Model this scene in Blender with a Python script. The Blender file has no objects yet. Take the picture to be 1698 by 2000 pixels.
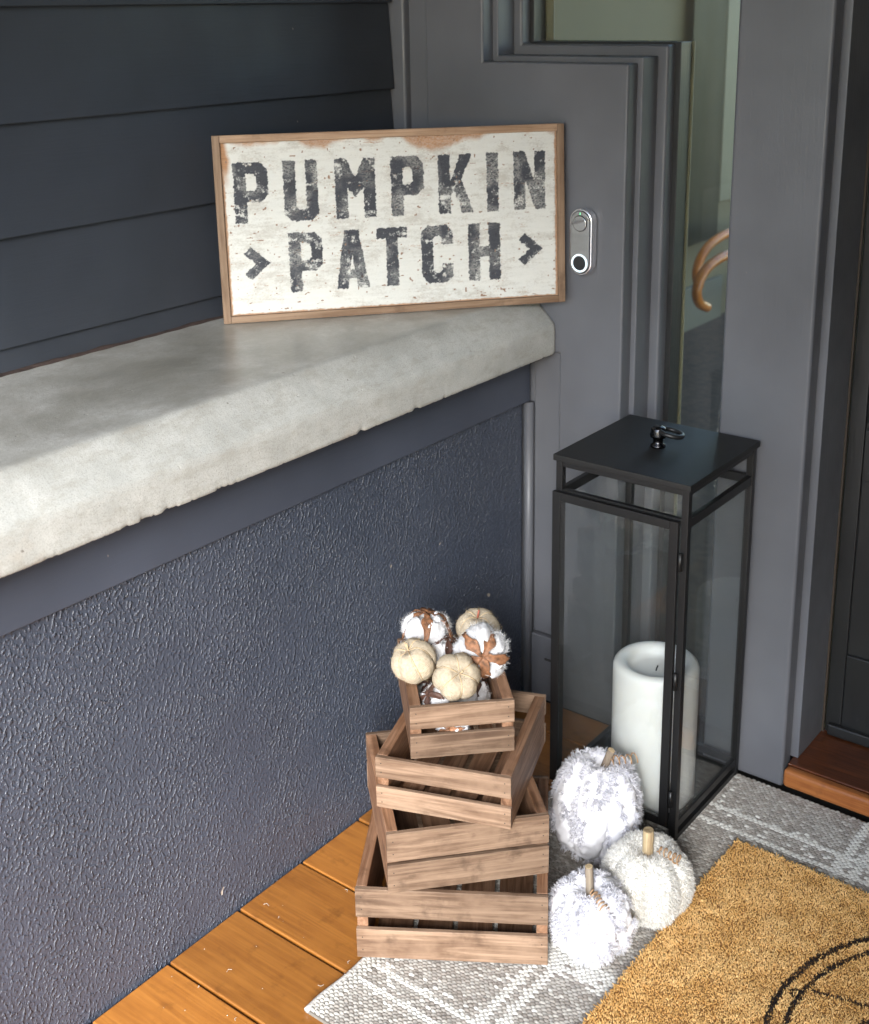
import bpy, math, random
import numpy as np
from mathutils import Matrix, Vector, Euler
random.seed(7); rng = np.random.default_rng(7)
S = bpy.context.scene
COL = S.collection
R = math.radians
# ------------------------------------------------------------------ camera
cam_data = bpy.data.cameras.new('camera'); cam = bpy.data.objects.new('camera', cam_data); COL.objects.link(cam)
S.camera = cam
cam_data.sensor_fit = 'HORIZONTAL'; cam_data.sensor_width = 24.0
cam_data.lens = 24.0*2435.4/1698.0
cam_data.shift_x = -17.8/1698.0; cam_data.shift_y = -277.9/1698.0
cam_data.clip_start = 0.05; cam_data.clip_end = 400
CAM = Vector((1.2887, -1.904, 1.368))
yw, pt, rl = 0.6611798, 0.28324908, -0.01584496
fw = Vector((-math.sin(yw)*math.cos(pt), math.cos(yw)*math.cos(pt), -math.sin(pt)))
r0 = Vector((math.cos(yw), math.sin(yw), 0)); u0 = r0.cross(fw)
ri = math.cos(rl)*r0 + math.sin(rl)*u0; up = -math.sin(rl)*r0 + math.cos(rl)*u0
M = Matrix((ri, up, -fw)).transposed().to_4x4(); M.translation = CAM
cam.matrix_world = M
cam_data.dof.use_dof = True; cam_data.dof.focus_distance = 1.88; cam_data.dof.aperture_fstop = 5.0
# ------------------------------------------------------------------ world, sun, exposure
SUN_EL, SUN_AZ = R(29), R(147)       # azimuth clockwise from +y (north)
w = bpy.data.worlds.new("World"); S.world = w; w.use_nodes = True
nt = w.node_tree; nt.nodes.clear()
sky = nt.nodes.new('ShaderNodeTexSky'); sky.sky_type = 'NISHITA'; sky.sun_disc = False
sky.sun_elevation = SUN_EL; sky.sun_rotation = SUN_AZ; sky.air_density = 1.0; sky.dust_density = .6; sky.ozone_density = 1.2
bg = nt.nodes.new('ShaderNodeBackground'); bg.inputs[1].default_value = 0.095
wo = nt.nodes.new('ShaderNodeOutputWorld')
nt.links.new(sky.outputs[0], bg.inputs[0]); nt.links.new(bg.outputs[0], wo.inputs[0])
sd = bpy.data.lights.new('sun', 'SUN'); sd.energy = 1.45; sd.angle = R(28); sd.color = (1, .985, .96)
sun = bpy.data.objects.new('sun', sd); COL.objects.link(sun)
sdir = Vector((math.sin(SUN_AZ)*math.cos(SUN_EL), math.cos(SUN_AZ)*math.cos(SUN_EL), math.sin(SUN_EL)))
sun.rotation_euler = sdir.to_track_quat('Z', 'Y').to_euler(); sun.location = sdir*10
S.view_settings.view_transform = 'Standard'; S.view_settings.look = 'None'
S.view_settings.gamma = 1; S.view_settings.use_curve_mapping = False
S.view_settings.exposure = 2.92
S.render.engine = 'CYCLES'
S.cycles.max_bounces = 10; S.cycles.transparent_max_bounces = 16; S.cycles.diffuse_bounces = 5
S.cycles.sample_clamp_indirect = 6

# ------------------------------------------------------------------ noise helpers
def _h(ix, iy, s):
    n = (ix.astype(np.int64)*374761393 + iy.astype(np.int64)*668265263 + s*974634777) & 0x7fffffff
    n = ((n ^ (n >> 13))*1274126177) & 0x7fffffff
    return ((n ^ (n >> 16)) & 0xffff)/65535.0
def vn(x, y, s=0):
    ix = np.floor(x); iy = np.floor(y); fx = x-ix; fy = y-iy
    fx = fx*fx*(3-2*fx); fy = fy*fy*(3-2*fy)
    a = _h(ix, iy, s); b = _h(ix+1, iy, s); c = _h(ix, iy+1, s); d = _h(ix+1, iy+1, s)
    return (a*(1-fx)+b*fx)*(1-fy)+(c*(1-fx)+d*fx)*fy
def fbm(x, y, s=0, o=4):
    t = 0; a = .5; n = 0
    for i in range(o):
        t = t+a*vn(x*2**i+17*i, y*2**i-9*i, s+i); n += a; a *= .55
    return t/n

# ------------------------------------------------------------------ materials
def newmat(name):
    m = bpy.data.materials.new(name); m.use_nodes = True; t = m.node_tree
    return m, t, t.nodes['Principled BSDF']
def N(t, kind, **kw):
    n = t.nodes.new('ShaderNode'+kind)
    for k, v in kw.items():
        if k in n.inputs: n.inputs[k].default_value = v
        else: setattr(n, k, v)
    return n
def coords(t, scale=(1, 1, 1), rot=(0, 0, 0), rand=True):
    c = N(t, 'TexCoord'); mp = N(t, 'Mapping'); mp.inputs['Scale'].default_value = scale; mp.inputs['Rotation'].default_value = rot
    t.links.new(c.outputs['Object'], mp.inputs['Vector'])
    if rand:
        oi = N(t, 'ObjectInfo'); cb = N(t, 'CombineXYZ'); mu = N(t, 'Math', operation='MULTIPLY'); mu.inputs[1].default_value = 37
        t.links.new(oi.outputs['Random'], mu.inputs[0])
        for i in range(3): t.links.new(mu.outputs[0], cb.inputs[i])
        t.links.new(cb.outputs[0], mp.inputs['Location'])
    return mp.outputs[0]
def noise(t, vec, scale, detail=4, rough=.55, dist=0):
    n = N(t, 'TexNoise'); n.inputs['Scale'].default_value = scale; n.inputs['Detail'].default_value = detail
    n.inputs['Roughness'].default_value = rough; n.inputs['Distortion'].default_value = dist
    t.links.new(vec, n.inputs['Vector']); return n.outputs['Fac']
def ramp(t, fac, stops, interp='LINEAR'):
    r = N(t, 'ValToRGB'); r.color_ramp.interpolation = interp
    e = r.color_ramp.elements
    while len(e) < len(stops): e.new(0.5)
    for i, (p, c) in enumerate(stops):
        e[i].position = p; e[i].color = (*c, 1) if not isinstance(c, (int, float)) else (c, c, c, 1)
    t.links.new(fac, r.inputs[0]); return r.outputs[0]
def mix(t, fac, a, b):
    m = N(t, 'MixRGB')
    for i, v in enumerate((fac, a, b)):
        if hasattr(v, 'links') or hasattr(v, 'is_linked'): t.links.new(v, m.inputs[i])
        elif i == 0: m.inputs[0].default_value = v
        else: m.inputs[i].default_value = (*v, 1)
    return m.outputs[0]
def bump(t, b, h, strength=.3, dist=.002, prev=None):
    n = N(t, 'Bump'); n.inputs['Strength'].default_value = strength; n.inputs['Distance'].default_value = dist
    t.links.new(h, n.inputs['Height'])
    if prev is not None: t.links.new(prev, n.inputs['Normal'])
    if b is not None: t.links.new(n.outputs[0], b.inputs['Normal'])
    return n.outputs[0]

def m_paint(name, col, rough=.42, grain=(40, 40, 2.2), chips=True, var=.17):
    m, t, b = newmat(name)
    v = coords(t, (1, 1, 1), rand=False)
    g = noise(t, coords(t, grain, rand=False), 6, 5)
    big = noise(t, v, 3.5, 3)
    c1 = ramp(t, big, [(.3, tuple(c*(1-var) for c in col)), (.7, tuple(c*(1+var) for c in col))])
    if chips:
        ch = noise(t, v, 55, 2, .4)
        f = ramp(t, ch, [(.80, 0.), (.81, 1.)])
        c1 = mix(t, f, c1, (.26, .22, .19))
        ch2 = noise(t, v, 23, 5, .7)
        f2 = ramp(t, ch2, [(.74, 0.), (.84, .3)])
        c1 = mix(t, f2, c1, (.17, .165, .16))
    t.links.new(c1, b.inputs['Base Color'])
    rr = ramp(t, noise(t, v, 9, 4), [(.3, rough-.06), (.7, rough+.1)]); t.links.new(rr, b.inputs['Roughness'])
    n1 = bump(t, None, g, .2, .002); bump(t, b, noise(t, v, 260, 2), .05, .001, n1)
    return m
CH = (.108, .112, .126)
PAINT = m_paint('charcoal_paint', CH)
PAINT_S = m_paint('shaded_siding_paint', (.034, .040, .052), .5, (40, 2.2, 40))  # same wall paint, darkened for the weaker light on the siding
PAINT_F = m_paint('shaded_frieze_paint', (.058, .067, .092), .40, (40, 2.2, 40))  # same wall paint, darker and bluer as it looks in shade
PAINT_D = m_paint('black_door_paint', (.012, .0125, .013), .38)

def m_stucco():
    m, t, b = newmat('charcoal_stucco_paint')
    v = coords(t, (1, 1, 1), rand=False)
    big = noise(t, v, 4, 4)
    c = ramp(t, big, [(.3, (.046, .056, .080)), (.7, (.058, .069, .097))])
    f = ramp(t, noise(t, v, 31, 2, .4), [(.76, 0.), (.77, 1.)]); c = mix(t, f, c, (.42, .36, .30))
    t.links.new(c, b.inputs['Base Color'])
    b.inputs['Roughness'].default_value = .35; b.inputs['Specular IOR Level'].default_value = .65
    vs = coords(t, (1, 1.0, .74), (R(26), 0, 0), rand=False)
    n1 = noise(t, vs, 205, 2, .5, .0)
    h1 = ramp(t, n1, [(.50, 0.), (.62, .6), (.76, 1.)], 'B_SPLINE')
    patch = ramp(t, noise(t, v, 7, 5, .6), [(.34, .45), (.58, 1.)]); hm = N(t, 'Math', operation='MULTIPLY'); t.links.new(h1, hm.inputs[0]); t.links.new(patch, hm.inputs[1]); h1 = hm.outputs[0]
    vo = noise(t, vs, 240, 2, .5)
    big2 = noise(t, v, 16, 3, .6)
    a = bump(t, None, h1, 1.0, .0032); a = bump(t, None, vo, .30, .0012, a)
    bump(t, b, big2, .4, .006, a)
    return m
STUCCO = m_stucco()

def m_concrete():
    m, t, b = newmat('cast_concrete')
    v = coords(t, (1, 1, 1), rand=False)
    n1 = noise(t, v, 3.6, 8, .66, .4); n2 = noise(t, v, 14, 6, .6); n3 = noise(t, v, 170, 3, .6)
    c = ramp(t, n1, [(.35, (.22, .215, .19)), (.47, (.38, .375, .35)), (.58, (.50, .50, .475)), (.72, (.58, .58, .555))])
    c = mix(t, ramp(t, n2, [(.35, .6), (.6, 0.)]), c, (.24, .232, .20))
    c = mix(t, ramp(t, n3, [(.3, .4), (.55, 0.)]), c, (.22, .21, .18)); grit = noise(t, v, 600, 2, .6)
    tan = ramp(t, noise(t, coords(t, (1, .8, 1), rand=False), 5.5, 4, .6), [(.62, 0.), (.70, .55)])
    # cleaner, paler cast edge and tan rubbed spots on it
    sx = N(t, 'SeparateXYZ'); cc = N(t, 'TexCoord'); t.links.new(cc.outputs['Object'], sx.inputs[0])
    ed = N(t, 'MapRange'); ed.inputs['From Min'].default_value = .0; ed.inputs['From Max'].default_value = .05
    t.links.new(sx.outputs[0], ed.inputs[0])
    c2 = ramp(t, n2, [(.3, (.39, .395, .375)), (.7, (.52, .525, .50))])
    c2 = mix(t, tan, c2, (.40, .31, .22))
    c = mix(t, ed.outputs[0], c, c2)
    c = mix(t, ramp(t, grit, [(.32, .6), (.5, 0.)]), c, (.24, .235, .21)); c = mix(t, ramp(t, noise(t, coords(t, (1, .35, 1), rand=False), 60, 5, .7), [(.36, .4), (.5, 0.)]), c, (.30, .28, .24))
    sp = ramp(t, noise(t, v, 75, 2, .4), [(.77, 0.), (.79, .7)]); c = mix(t, sp, c, (.12, .10, .08))
    t.links.new(c, b.inputs['Base Color'])
    rr = N(t, 'MapRange'); rr.inputs['To Min'].default_value = .28; rr.inputs['To Max'].default_value = .8
    t.links.new(ed.outputs[0], rr.inputs[0]); t.links.new(rr.outputs[0], b.inputs['Roughness'])
    n4 = noise(t, v, 520, 2, .5); pit = ramp(t, noise(t, v, 95, 2, .4), [(.74, 1.), (.79, 0.)])
    a = bump(t, None, n3, .35, .0012); a = bump(t, None, n4, .25, .0005, a); a = bump(t, None, pit, .5, .0012, a); bump(t, b, n2, .2, .003, a)
    return m
CONC = m_concrete()

def m_wood(name, dark, mid, light, rough=.6, axis=0, fine=1.0, spec=.35, coat=0):
    m, t, b = newmat(name)
    sc = [34*fine, 34*fine, 34*fine]; sc[axis] = 2.6*fine
    v = coords(t, sc); v2 = coords(t, (1, 1, 1))
    sc3 = [260, 260, 260]; sc3[axis] = 7
    g = noise(t, v, 1.6, 6, .65, 1.2); fib = noise(t, coords(t, sc3), 1, 3)
    c = ramp(t, g, [(.30, dark), (.45, mid), (.58, light), (.72, mid)])
    c = mix(t, ramp(t, fib, [(.35, .55), (.6, 0.)]), c, dark)
    c = mix(t, ramp(t, noise(t, v2, 13, 4, .6), [(.45, 0.), (.7, .55)]), c, light)
    c = mix(t, ramp(t, noise(t, v2, 22, 4, .6), [(.58, 0.), (.72, .6)]), c, tuple(x*.6 for x in dark))
    # a small tonal shift of each piece of timber
    oi = N(t, 'ObjectInfo'); hs = N(t, 'HueSaturation'); mr = N(t, 'MapRange'); mr.inputs['To Min'].default_value = .72; mr.inputs['To Max'].default_value = 1.28
    t.links.new(oi.outputs['Random'], mr.inputs[0]); t.links.new(mr.outputs[0], hs.inputs['Value']); t.links.new(c, hs.inputs['Color'])
    t.links.new(hs.outputs[0], b.inputs['Base Color'])
    b.inputs['Roughness'].default_value = rough; b.inputs['Specular IOR Level'].default_value = spec
    b.inputs['Coat Weight'].default_value = coat; b.inputs['Coat Roughness'].default_value = .25
    a = bump(t, None, g, .15, .0015); bump(t, b, fib, .3, .0007, a)
    return m
CR = ((.088, .050, .031), (.155, .096, .061), (.285, .192, .130))
CRATE_X = m_wood('stained_crate_wood', *CR)
CRATE_Y = m_wood('stained_crate_wood_side', (.085, .038, .018), (.19, .095, .05), (.29, .165, .10), axis=1)
FRAME_X = m_wood('sign_frame_wood', (.17, .10, .058), (.27, .175, .112), (.35, .24, .16), axis=0)
FRAME_Z = m_wood('sign_frame_wood_upright', (.17, .10, .058), (.27, .175, .112), (.35, .24, .16), axis=2)
DECK = m_wood('varnished_deck_wood', (.22, .080, .015), (.31, .118, .021), (.37, .148, .028), rough=.34, fine=.55, spec=.5, coat=.25)
SILL = m_wood('varnished_sill_wood', (.045, .014, .006), (.10, .030, .012), (.15, .045, .015), rough=.28, coat=.3)
SILLE = m_wood('worn_sill_nose_wood', (.20, .06, .018), (.34, .11, .032), (.42, .16, .05), rough=.4)
CHAIRW = m_wood('bentwood', (.42, .11, .012), (.55, .17, .02), (.65, .23, .035), rough=.22)
TWIG = m_wood('cut_twig_wood', (.20, .13, .07), (.42, .31, .18), (.58, .46, .28), axis=2, rough=.7)
TWIGD = m_wood('barked_twig_wood', (.14, .10, .07), (.27, .21, .16), (.36, .30, .23), axis=2, rough=.8)

def m_plain(name, col, rough=.5, metal=0, spec=.5, nscale=0, nstr=.1, sss=0, var=0):
    m, t, b = newmat(name)
    b.inputs['Base Color'].default_value = (*col, 1); b.inputs['Roughness'].default_value = rough
    b.inputs['Metallic'].default_value = metal; b.inputs['Specular IOR Level'].default_value = spec
    if nscale or var:
        v = coords(t)
        n = noise(t, v, nscale or 20, 4)
        if nstr: bump(t, b, n, nstr, .001)
        if var: t.links.new(ramp(t, n, [(.3, tuple(c*(1-var) for c in col)), (.7, tuple(c*(1+var) for c in col))]), b.inputs['Base Color'])
    if sss:
        b.inputs['Subsurface Weight'].default_value = sss; b.inputs['Subsurface Radius'].default_value = (.02, .018, .015); b.inputs['Subsurface Scale'].default_value = 1
    return m
BLACK = m_plain('black_powder_coat', (.009, .009, .0095), .42, nscale=300, nstr=.06)
LIDM = m_plain('black_lid_metal', (.010, .010, .010), .5, nscale=40, nstr=.05, var=.15)
CHROME = m_plain('dark_nickel', (.06, .06, .065), .25, 1)
SILVER = m_plain('silver_bezel', (.78, .78, .82), .22, .9)
WAX = m_plain('ivory_wax', (.66, .66, .645), .5, nscale=18, nstr=.08, sss=.5, var=.03)
WAXIN = m_plain('pale_melt_wax', (.78, .78, .72), .35, nscale=60, nstr=.15)
WICK = m_plain('burnt_wick', (.01, .01, .01), .9)
def m_cloth(name, col, tr=.4, nscale=500, nstr=.2):
    m = bpy.data.materials.new(name); m.use_nodes = True; t = m.node_tree; t.nodes.clear()
    o = N(t, 'OutputMaterial'); d = N(t, 'BsdfDiffuse'); d.inputs[0].default_value = (*col, 1); x = N(t, 'BsdfTranslucent'); x.inputs[0].default_value = (*col, 1)
    mx = N(t, 'MixShader'); mx.inputs[0].default_value = tr; t.links.new(d.outputs[0], mx.inputs[1]); t.links.new(x.outputs[0], mx.inputs[2]); t.links.new(mx.outputs[0], o.inputs[0])
    nb_ = bump(t, None, noise(t, coords(t), nscale, 4), nstr, .001); t.links.new(nb_, d.inputs['Normal'])
    return m
FAB = m_cloth('white_frayed_fabric', (.80, .80, .84), .42)
FABC = m_cloth('ivory_fluffy_fabric', (.83, .82, .79), .42)
COTTON = m_cloth('raw_cotton', (.80, .80, .815), .3, 350, .5)
BRACT = m_plain('dry_boll_husk', (.21, .095, .045), .65, nscale=140, nstr=.5, var=.65)
BRACTD = m_plain('dark_boll_husk', (.075, .035, .024), .6, nscale=90, nstr=.4, var=.4)
TWINE = m_plain('jute_twine', (.48, .36, .22), .9, nscale=200, nstr=.3, var=.2)
TEND = m_plain('tendril_brown', (.36, .22, .12), .7, nscale=150, nstr=.2, var=.25)
PIN = m_plain('reddish_stub', (.35, .10, .06), .6)
NAIL = m_plain('small_nail_head', (.05, .045, .04), .5, .6)
DARK = m_plain('dark_underside', (.02, .018, .016), .9)
CEIL = m_plain('porch_ceiling_paint', (.32, .33, .32), .7, nscale=4, nstr=0, var=.08)
OLIVE = m_plain('olive_room_paint', (.125, .106, .056), .7, nscale=3, nstr=0, var=.05)
OLIVED = m_plain('skirting_paint', (.11, .11, .08), .6, nscale=3, nstr=0, var=.05)
LINEN = m_plain('pale_window_trim', (.13, .12, .075), .5, nscale=8, nstr=0, var=.04)
SHADE_TONE = m_plain('shade_strip_tone', (.085, .078, .045), .9, nscale=6, nstr=0, var=.08)  # dark tone painting the shaded band beside the room window
SEATM = m_plain('pale_seat_cushion', (.5, .49, .42), .9, nscale=300, nstr=.3)
STRIP = m_plain('brown_weatherstrip', (.045, .032, .022), .6)
SEALM = m_plain('rusty_sealant', (.045, .030, .026), .7, nscale=60, nstr=.3, var=.4)
GRASS = m_plain('lawn', (.05, .09, .025), .9, nscale=14, nstr=.3, var=.5)
PATHM = m_plain('pale_paving', (.42, .40, .37), .8, nscale=9, nstr=.1, var=.12)
LEAF = m_plain('hedge_leaf', (.05, .10, .03), .6, nscale=20, nstr=0, var=.5)

def m_glass(name, tint=(.93, .96, .94), refl=1.0, dust=.02):
    m = bpy.data.materials.new(name); m.use_nodes = True; t = m.node_tree; t.nodes.clear()
    o = N(t, 'OutputMaterial'); tr = N(t, 'BsdfTransparent'); gl = N(t, 'BsdfGlossy'); gl.inputs['Roughness'].default_value = .01
    tr.inputs[0].default_value = (*tint, 1)
    fr = N(t, 'Fresnel'); ge = N(t, 'NewGeometry'); mi = N(t, 'MapRange'); mi.inputs['To Min'].default_value = 1.5; mi.inputs['To Max'].default_value = 1/1.5
    t.links.new(ge.outputs['Backfacing'], mi.inputs[0]); t.links.new(mi.outputs[0], fr.inputs[0])   # same reflectance on both faces of a pane
    mu = N(t, 'Math', operation='MULTIPLY'); mu.inputs[1].default_value = refl
    mx = N(t, 'MixShader'); df = N(t, 'BsdfDiffuse'); df.inputs[0].default_value = (.6, .62, .62, 1)
    mx2 = N(t, 'MixShader')
    v = coords(t, (1, 1, .35)); nn = noise(t, v, 9, 6, .65)
    dr = ramp(t, nn, [(.35, dust*.3), (.75, dust*1.8)])
    t.links.new(dr, mx2.inputs[0]); t.links.new(tr.outputs[0], mx2.inputs[1]); t.links.new(df.outputs[0], mx2.inputs[2])
    t.links.new(fr.outputs[0], mu.inputs[0]); t.links.new(mu.outputs[0], mx.inputs[0])
    t.links.new(mx2.outputs[0], mx.inputs[1]); t.links.new(gl.outputs[0], mx.inputs[2]); t.links.new(mx.outputs[0], o.inputs[0])
    return m
GLASS = m_glass('lantern_glass', tint=(.975, .985, .98), refl=.85, dust=.008)
WGLASS = m_glass('window_glass', tint=(.95, .965, .94), refl=.55, dust=.008)
def m_emit_ring(name, col, e):
    m, t, b = newmat(name); b.inputs['Base Color'].default_value = (*col, 1)
    b.inputs['Emission Color'].default_value = (*col, 1); b.inputs['Emission Strength'].default_value = e; return m
RING = m_emit_ring('blue_led_ring', (.72, .90, 1.0), .12)
LED = m_emit_ring('green_led', (.2, 1.0, .5), .10)
MIRR = m_plain('glossy_black_face', (.03, .03, .03), .03, 0, 1.0)
MIRR.node_tree.nodes['Principled BSDF'].inputs['Metallic'].default_value = .85
MIRR.node_tree.nodes['Principled BSDF'].inputs['Base Color'].default_value = (.55, .56, .56, 1)

def m_attr(name, rough=.85, bscale=0, spec=.2):
    m, t, b = newmat(name); a = N(t, 'Attribute'); a.attribute_name = 'Col'
    t.links.new(a.outputs['Color'], b.inputs['Base Color']); b.inputs['Roughness'].default_value = rough
    b.inputs['Specular IOR Level'].default_value = spec
    if bscale: bump(t, b, noise(t, coords(t), bscale, 3), .3, .0008)
    return m
YARN = m_attr('wool_yarn', .95, 900, .05)
SIGNF = m_attr('distressed_sign_paint', .75, 500, .2)
COIR = m_attr('coir_fibre', .8, 0, .15)

# ------------------------------------------------------------------ geometry helpers
def link(name, me, mat=None, parent=None, loc=(0, 0, 0), rot=(0, 0, 0), smooth=False):
    o = bpy.data.objects.new(name, me); COL.objects.link(o)
    o.location = loc; o.rotation_euler = rot
    if parent is not None: o.parent = parent
    if mat is not None and not me.materials: me.materials.append(mat)
    if smooth: me.polygons.foreach_set('use_smooth', [True]*len(me.polygons))
    return o
def mesh(name, vs, fs):
    me = bpy.data.meshes.new(name); me.from_pydata([tuple(v) for v in vs], [], [tuple(f) for f in fs]); me.update(); return me
def box_geo(x0, x1, y0, y1, z0, z1):
    v = [(x, y, z) for z in (z0, z1) for y in (y0, y1) for x in (x0, x1)]
    f = [(0, 2, 3, 1), (4, 5, 7, 6), (0, 1, 5, 4), (2, 6, 7, 3), (0, 4, 6, 2), (1, 3, 7, 5)]
    return v, f
def merge(*geos):
    V, F = [], []
    for v, f in geos:
        k = len(V); V += list(v); F += [tuple(i+k for i in q) for q in f]
    return V, F
def bev(o, wd, seg=2):
    m = o.modifiers.new('bevel', 'BEVEL'); m.width = wd; m.segments = seg; m.limit_method = 'ANGLE'; m.angle_limit = R(40)
    o.data.polygons.foreach_set('use_smooth', [True]*len(o.data.polygons))
    o.modifiers.new('wn', 'WEIGHTED_NORMAL').keep_sharp = False
    return o
def box(name, x0, x1, y0, y1, z0, z1, mat, parent=None, b=.0015, seg=2, **kw):
    v, f = box_geo(x0, x1, y0, y1, z0, z1)
    o = link(name, mesh(name, v, f), mat, parent, **kw)
    if b: bev(o, b, seg)
    return o
def prism(pts, y0, y1):                       # polygon in xz pulled along y (points counter-clockwise seen from -y)
    n = len(pts)
    v = [(x, y0, z) for x, z in pts]+[(x, y1, z) for x, z in pts]
    f = [tuple(range(n)), tuple(range(2*n-1, n-1, -1))]+[(i, i+n, (i+1) % n+n, (i+1) % n) for i in range(n)]
    return v, f
def lathe(profile, seg=32, cx=0, cy=0):
    v, f = [], []
    for r, z in profile:
        for k in range(seg):
            a = 2*math.pi*k/seg; v.append((cx+r*math.cos(a), cy+r*math.sin(a), z))
    for i in range(len(profile)-1):
        for k in range(seg):
            k2 = (k+1) % seg; f.append((i*seg+k, i*seg+k2, (i+1)*seg+k2, (i+1)*seg+k))
    f.append(tuple(range(seg-1, -1, -1))); f.append(tuple(len(v)-seg+k for k in range(seg)))
    return v, f
def tube(path, rad, seg=8, closed=False):
    P = [Vector(p) for p in path]; n = len(P); v, f = [], []
    rr = rad if isinstance(rad, (list, tuple)) else [rad]*n
    ref = None
    for i, p in enumerate(P):
        if closed: tg = (P[(i+1) % n]-P[i-1]).normalized()
        else: tg = (P[min(i+1, n-1)]-P[max(i-1, 0)]).normalized()
        if ref is None: ref = tg.orthogonal().normalized()
        ref = (ref-tg*ref.dot(tg)).normalized(); b = tg.cross(ref)
        for k in range(seg):
            a = 2*math.pi*k/seg; v.append(p+(ref*math.cos(a)+b*math.sin(a))*rr[i])
    for i in range(n if closed else n-1):
        j = (i+1) % n
        for k in range(seg):
            k2 = (k+1) % seg; f.append((i*seg+k, i*seg+k2, j*seg+k2, j*seg+k))
    if not closed: f.append(tuple(range(seg-1, -1, -1))); f.append(tuple((n-1)*seg+k for k in range(seg)))
    return v, f
def thing(name, label, cat, loc=(0, 0, 0), rot=(0, 0, 0), group=None):
    o = bpy.data.objects.new(name, None); COL.objects.link(o); o.location = loc; o.rotation_euler = rot
    o['label'] = label; o['category'] = cat
    if group: o['group'] = group
    return o
def struct(o, kind='structure'): o['kind'] = kind; return o
def np_mesh(name, V, F, cols=None):
    """V (n,3) float, F (m,k) int with k = 3 or 4"""
    me = bpy.data.meshes.new(name); n, k = F.shape
    me.vertices.add(len(V)); me.vertices.foreach_set('co', V.astype(np.float32).ravel())
    me.loops.add(n*k); me.loops.foreach_set('vertex_index', F.astype(np.int32).ravel())
    me.polygons.add(n); me.polygons.foreach_set('loop_start', np.arange(0, n*k, k, dtype=np.int32))
    me.update(calc_edges=True); me.validate()
    if cols is not None:
        a = me.color_attributes.new('Col', 'FLOAT_COLOR', 'POINT')
        a.data.foreach_set('color', np.c_[cols, np.ones(len(cols))].astype(np.float32).ravel())
    return me

# ================================================================== ground outside, porch deck
swg = thing('side_light_blocker', 'unseen dark wall added to block light from the right', 'wall')
box('blocker_panel', 1.95, 2.1, -2.7, -.002, -.4, 2.279, PAINT, swg, b=.002)  # added out of view to cut the light from the right
struct(box('ground', -40, 40, -60, 40, -1.2, -.45, GRASS, b=0))
struct(box('path', -6, 8, -9.5, -3.3, -.45, -.40, PATHM, b=0))  # out of view, kept pale to bounce light into the porch
deck = struct(link('porch_deck', mesh('porch_deck', *merge(box_geo(-.9, 3.4, -3.25, .19, -.45, -.035))), DARK))
dm = {}
y = -.09
edges = [0.0015, -.09]
while y > -3.1: y -= .1425; edges.append(y)
v, f = box_geo(-1.7, 1.7, -.06915, .06915, -.024, 0); std = mesh('deck_board', v, f); std.materials.append(DECK)
for i in range(len(edges)-1):
    y1, y0 = edges[i], edges[i+1]
    gap = .0022 if i not in (4, 6) else .0032
    if i == 0: o = box('deck_board', -1.7, 1.7, -(y1-y0)/2+.0018, (y1-y0)/2, -.024, 0, DECK, deck, b=.0025, loc=(1.703, (y0+y1)/2, 0))
    else:
        o = link('deck_board', std, None, deck, loc=(1.703+random.uniform(-.0015, .0015), (y0+y1)/2, random.uniform(-.0008, .0006)), rot=(random.uniform(-.004, .004), 0, 0)); bev(o, .003, 2)

# ================================================================== left wall: siding over ledge
sw = thing('siding_wall', 'dark charcoal wall of wide lap siding above the concrete ledge', 'wall')
def lap(z0, z1, x0=-.325, x1=-.337):
    pts = [(x0, z0), (x1, z1), (x1-.012, z1), (x0-.014, z0)]
    v, f = [], []
    for yy in (-3.0, .027):
        for x, z in pts: v.append((x, yy, z))
    f = [(0, 1, 2, 3), (7, 6, 5, 4), (0, 4, 5, 1), (1, 5, 6, 2), (2, 6, 7, 3), (3, 7, 4, 0)]
    return v, f
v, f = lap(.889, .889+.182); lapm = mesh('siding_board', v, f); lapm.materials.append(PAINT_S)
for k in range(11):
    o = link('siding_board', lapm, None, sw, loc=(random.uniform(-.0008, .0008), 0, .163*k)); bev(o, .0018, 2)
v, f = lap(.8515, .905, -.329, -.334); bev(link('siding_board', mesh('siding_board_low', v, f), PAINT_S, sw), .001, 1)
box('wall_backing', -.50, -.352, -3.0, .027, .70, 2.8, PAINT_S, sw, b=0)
# caulk line
n = 240; ys = np.linspace(-2.2, -.3, n); hh = .0015+.0035*np.clip(fbm(ys*14, ys*0+3, 5)*2-.7, 0, 1)
V = []; F = []
for i, (yy, h) in enumerate(zip(ys, hh)):
    V += [(-.3305, yy, .8502), (-.3215-.001*math.sin(i), yy, .8502), (-.3255, yy, .8502+h), (-.3305, yy, .8502+h+.001)]
    if i: a = 4*(i-1); F += [(a, a+4, a+5, a+1), (a+1, a+5, a+6, a+2), (a+2, a+6, a+7, a+3)]
link('sealant_bead', mesh('sealant_bead', V, F), SEALM, sw)

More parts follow.
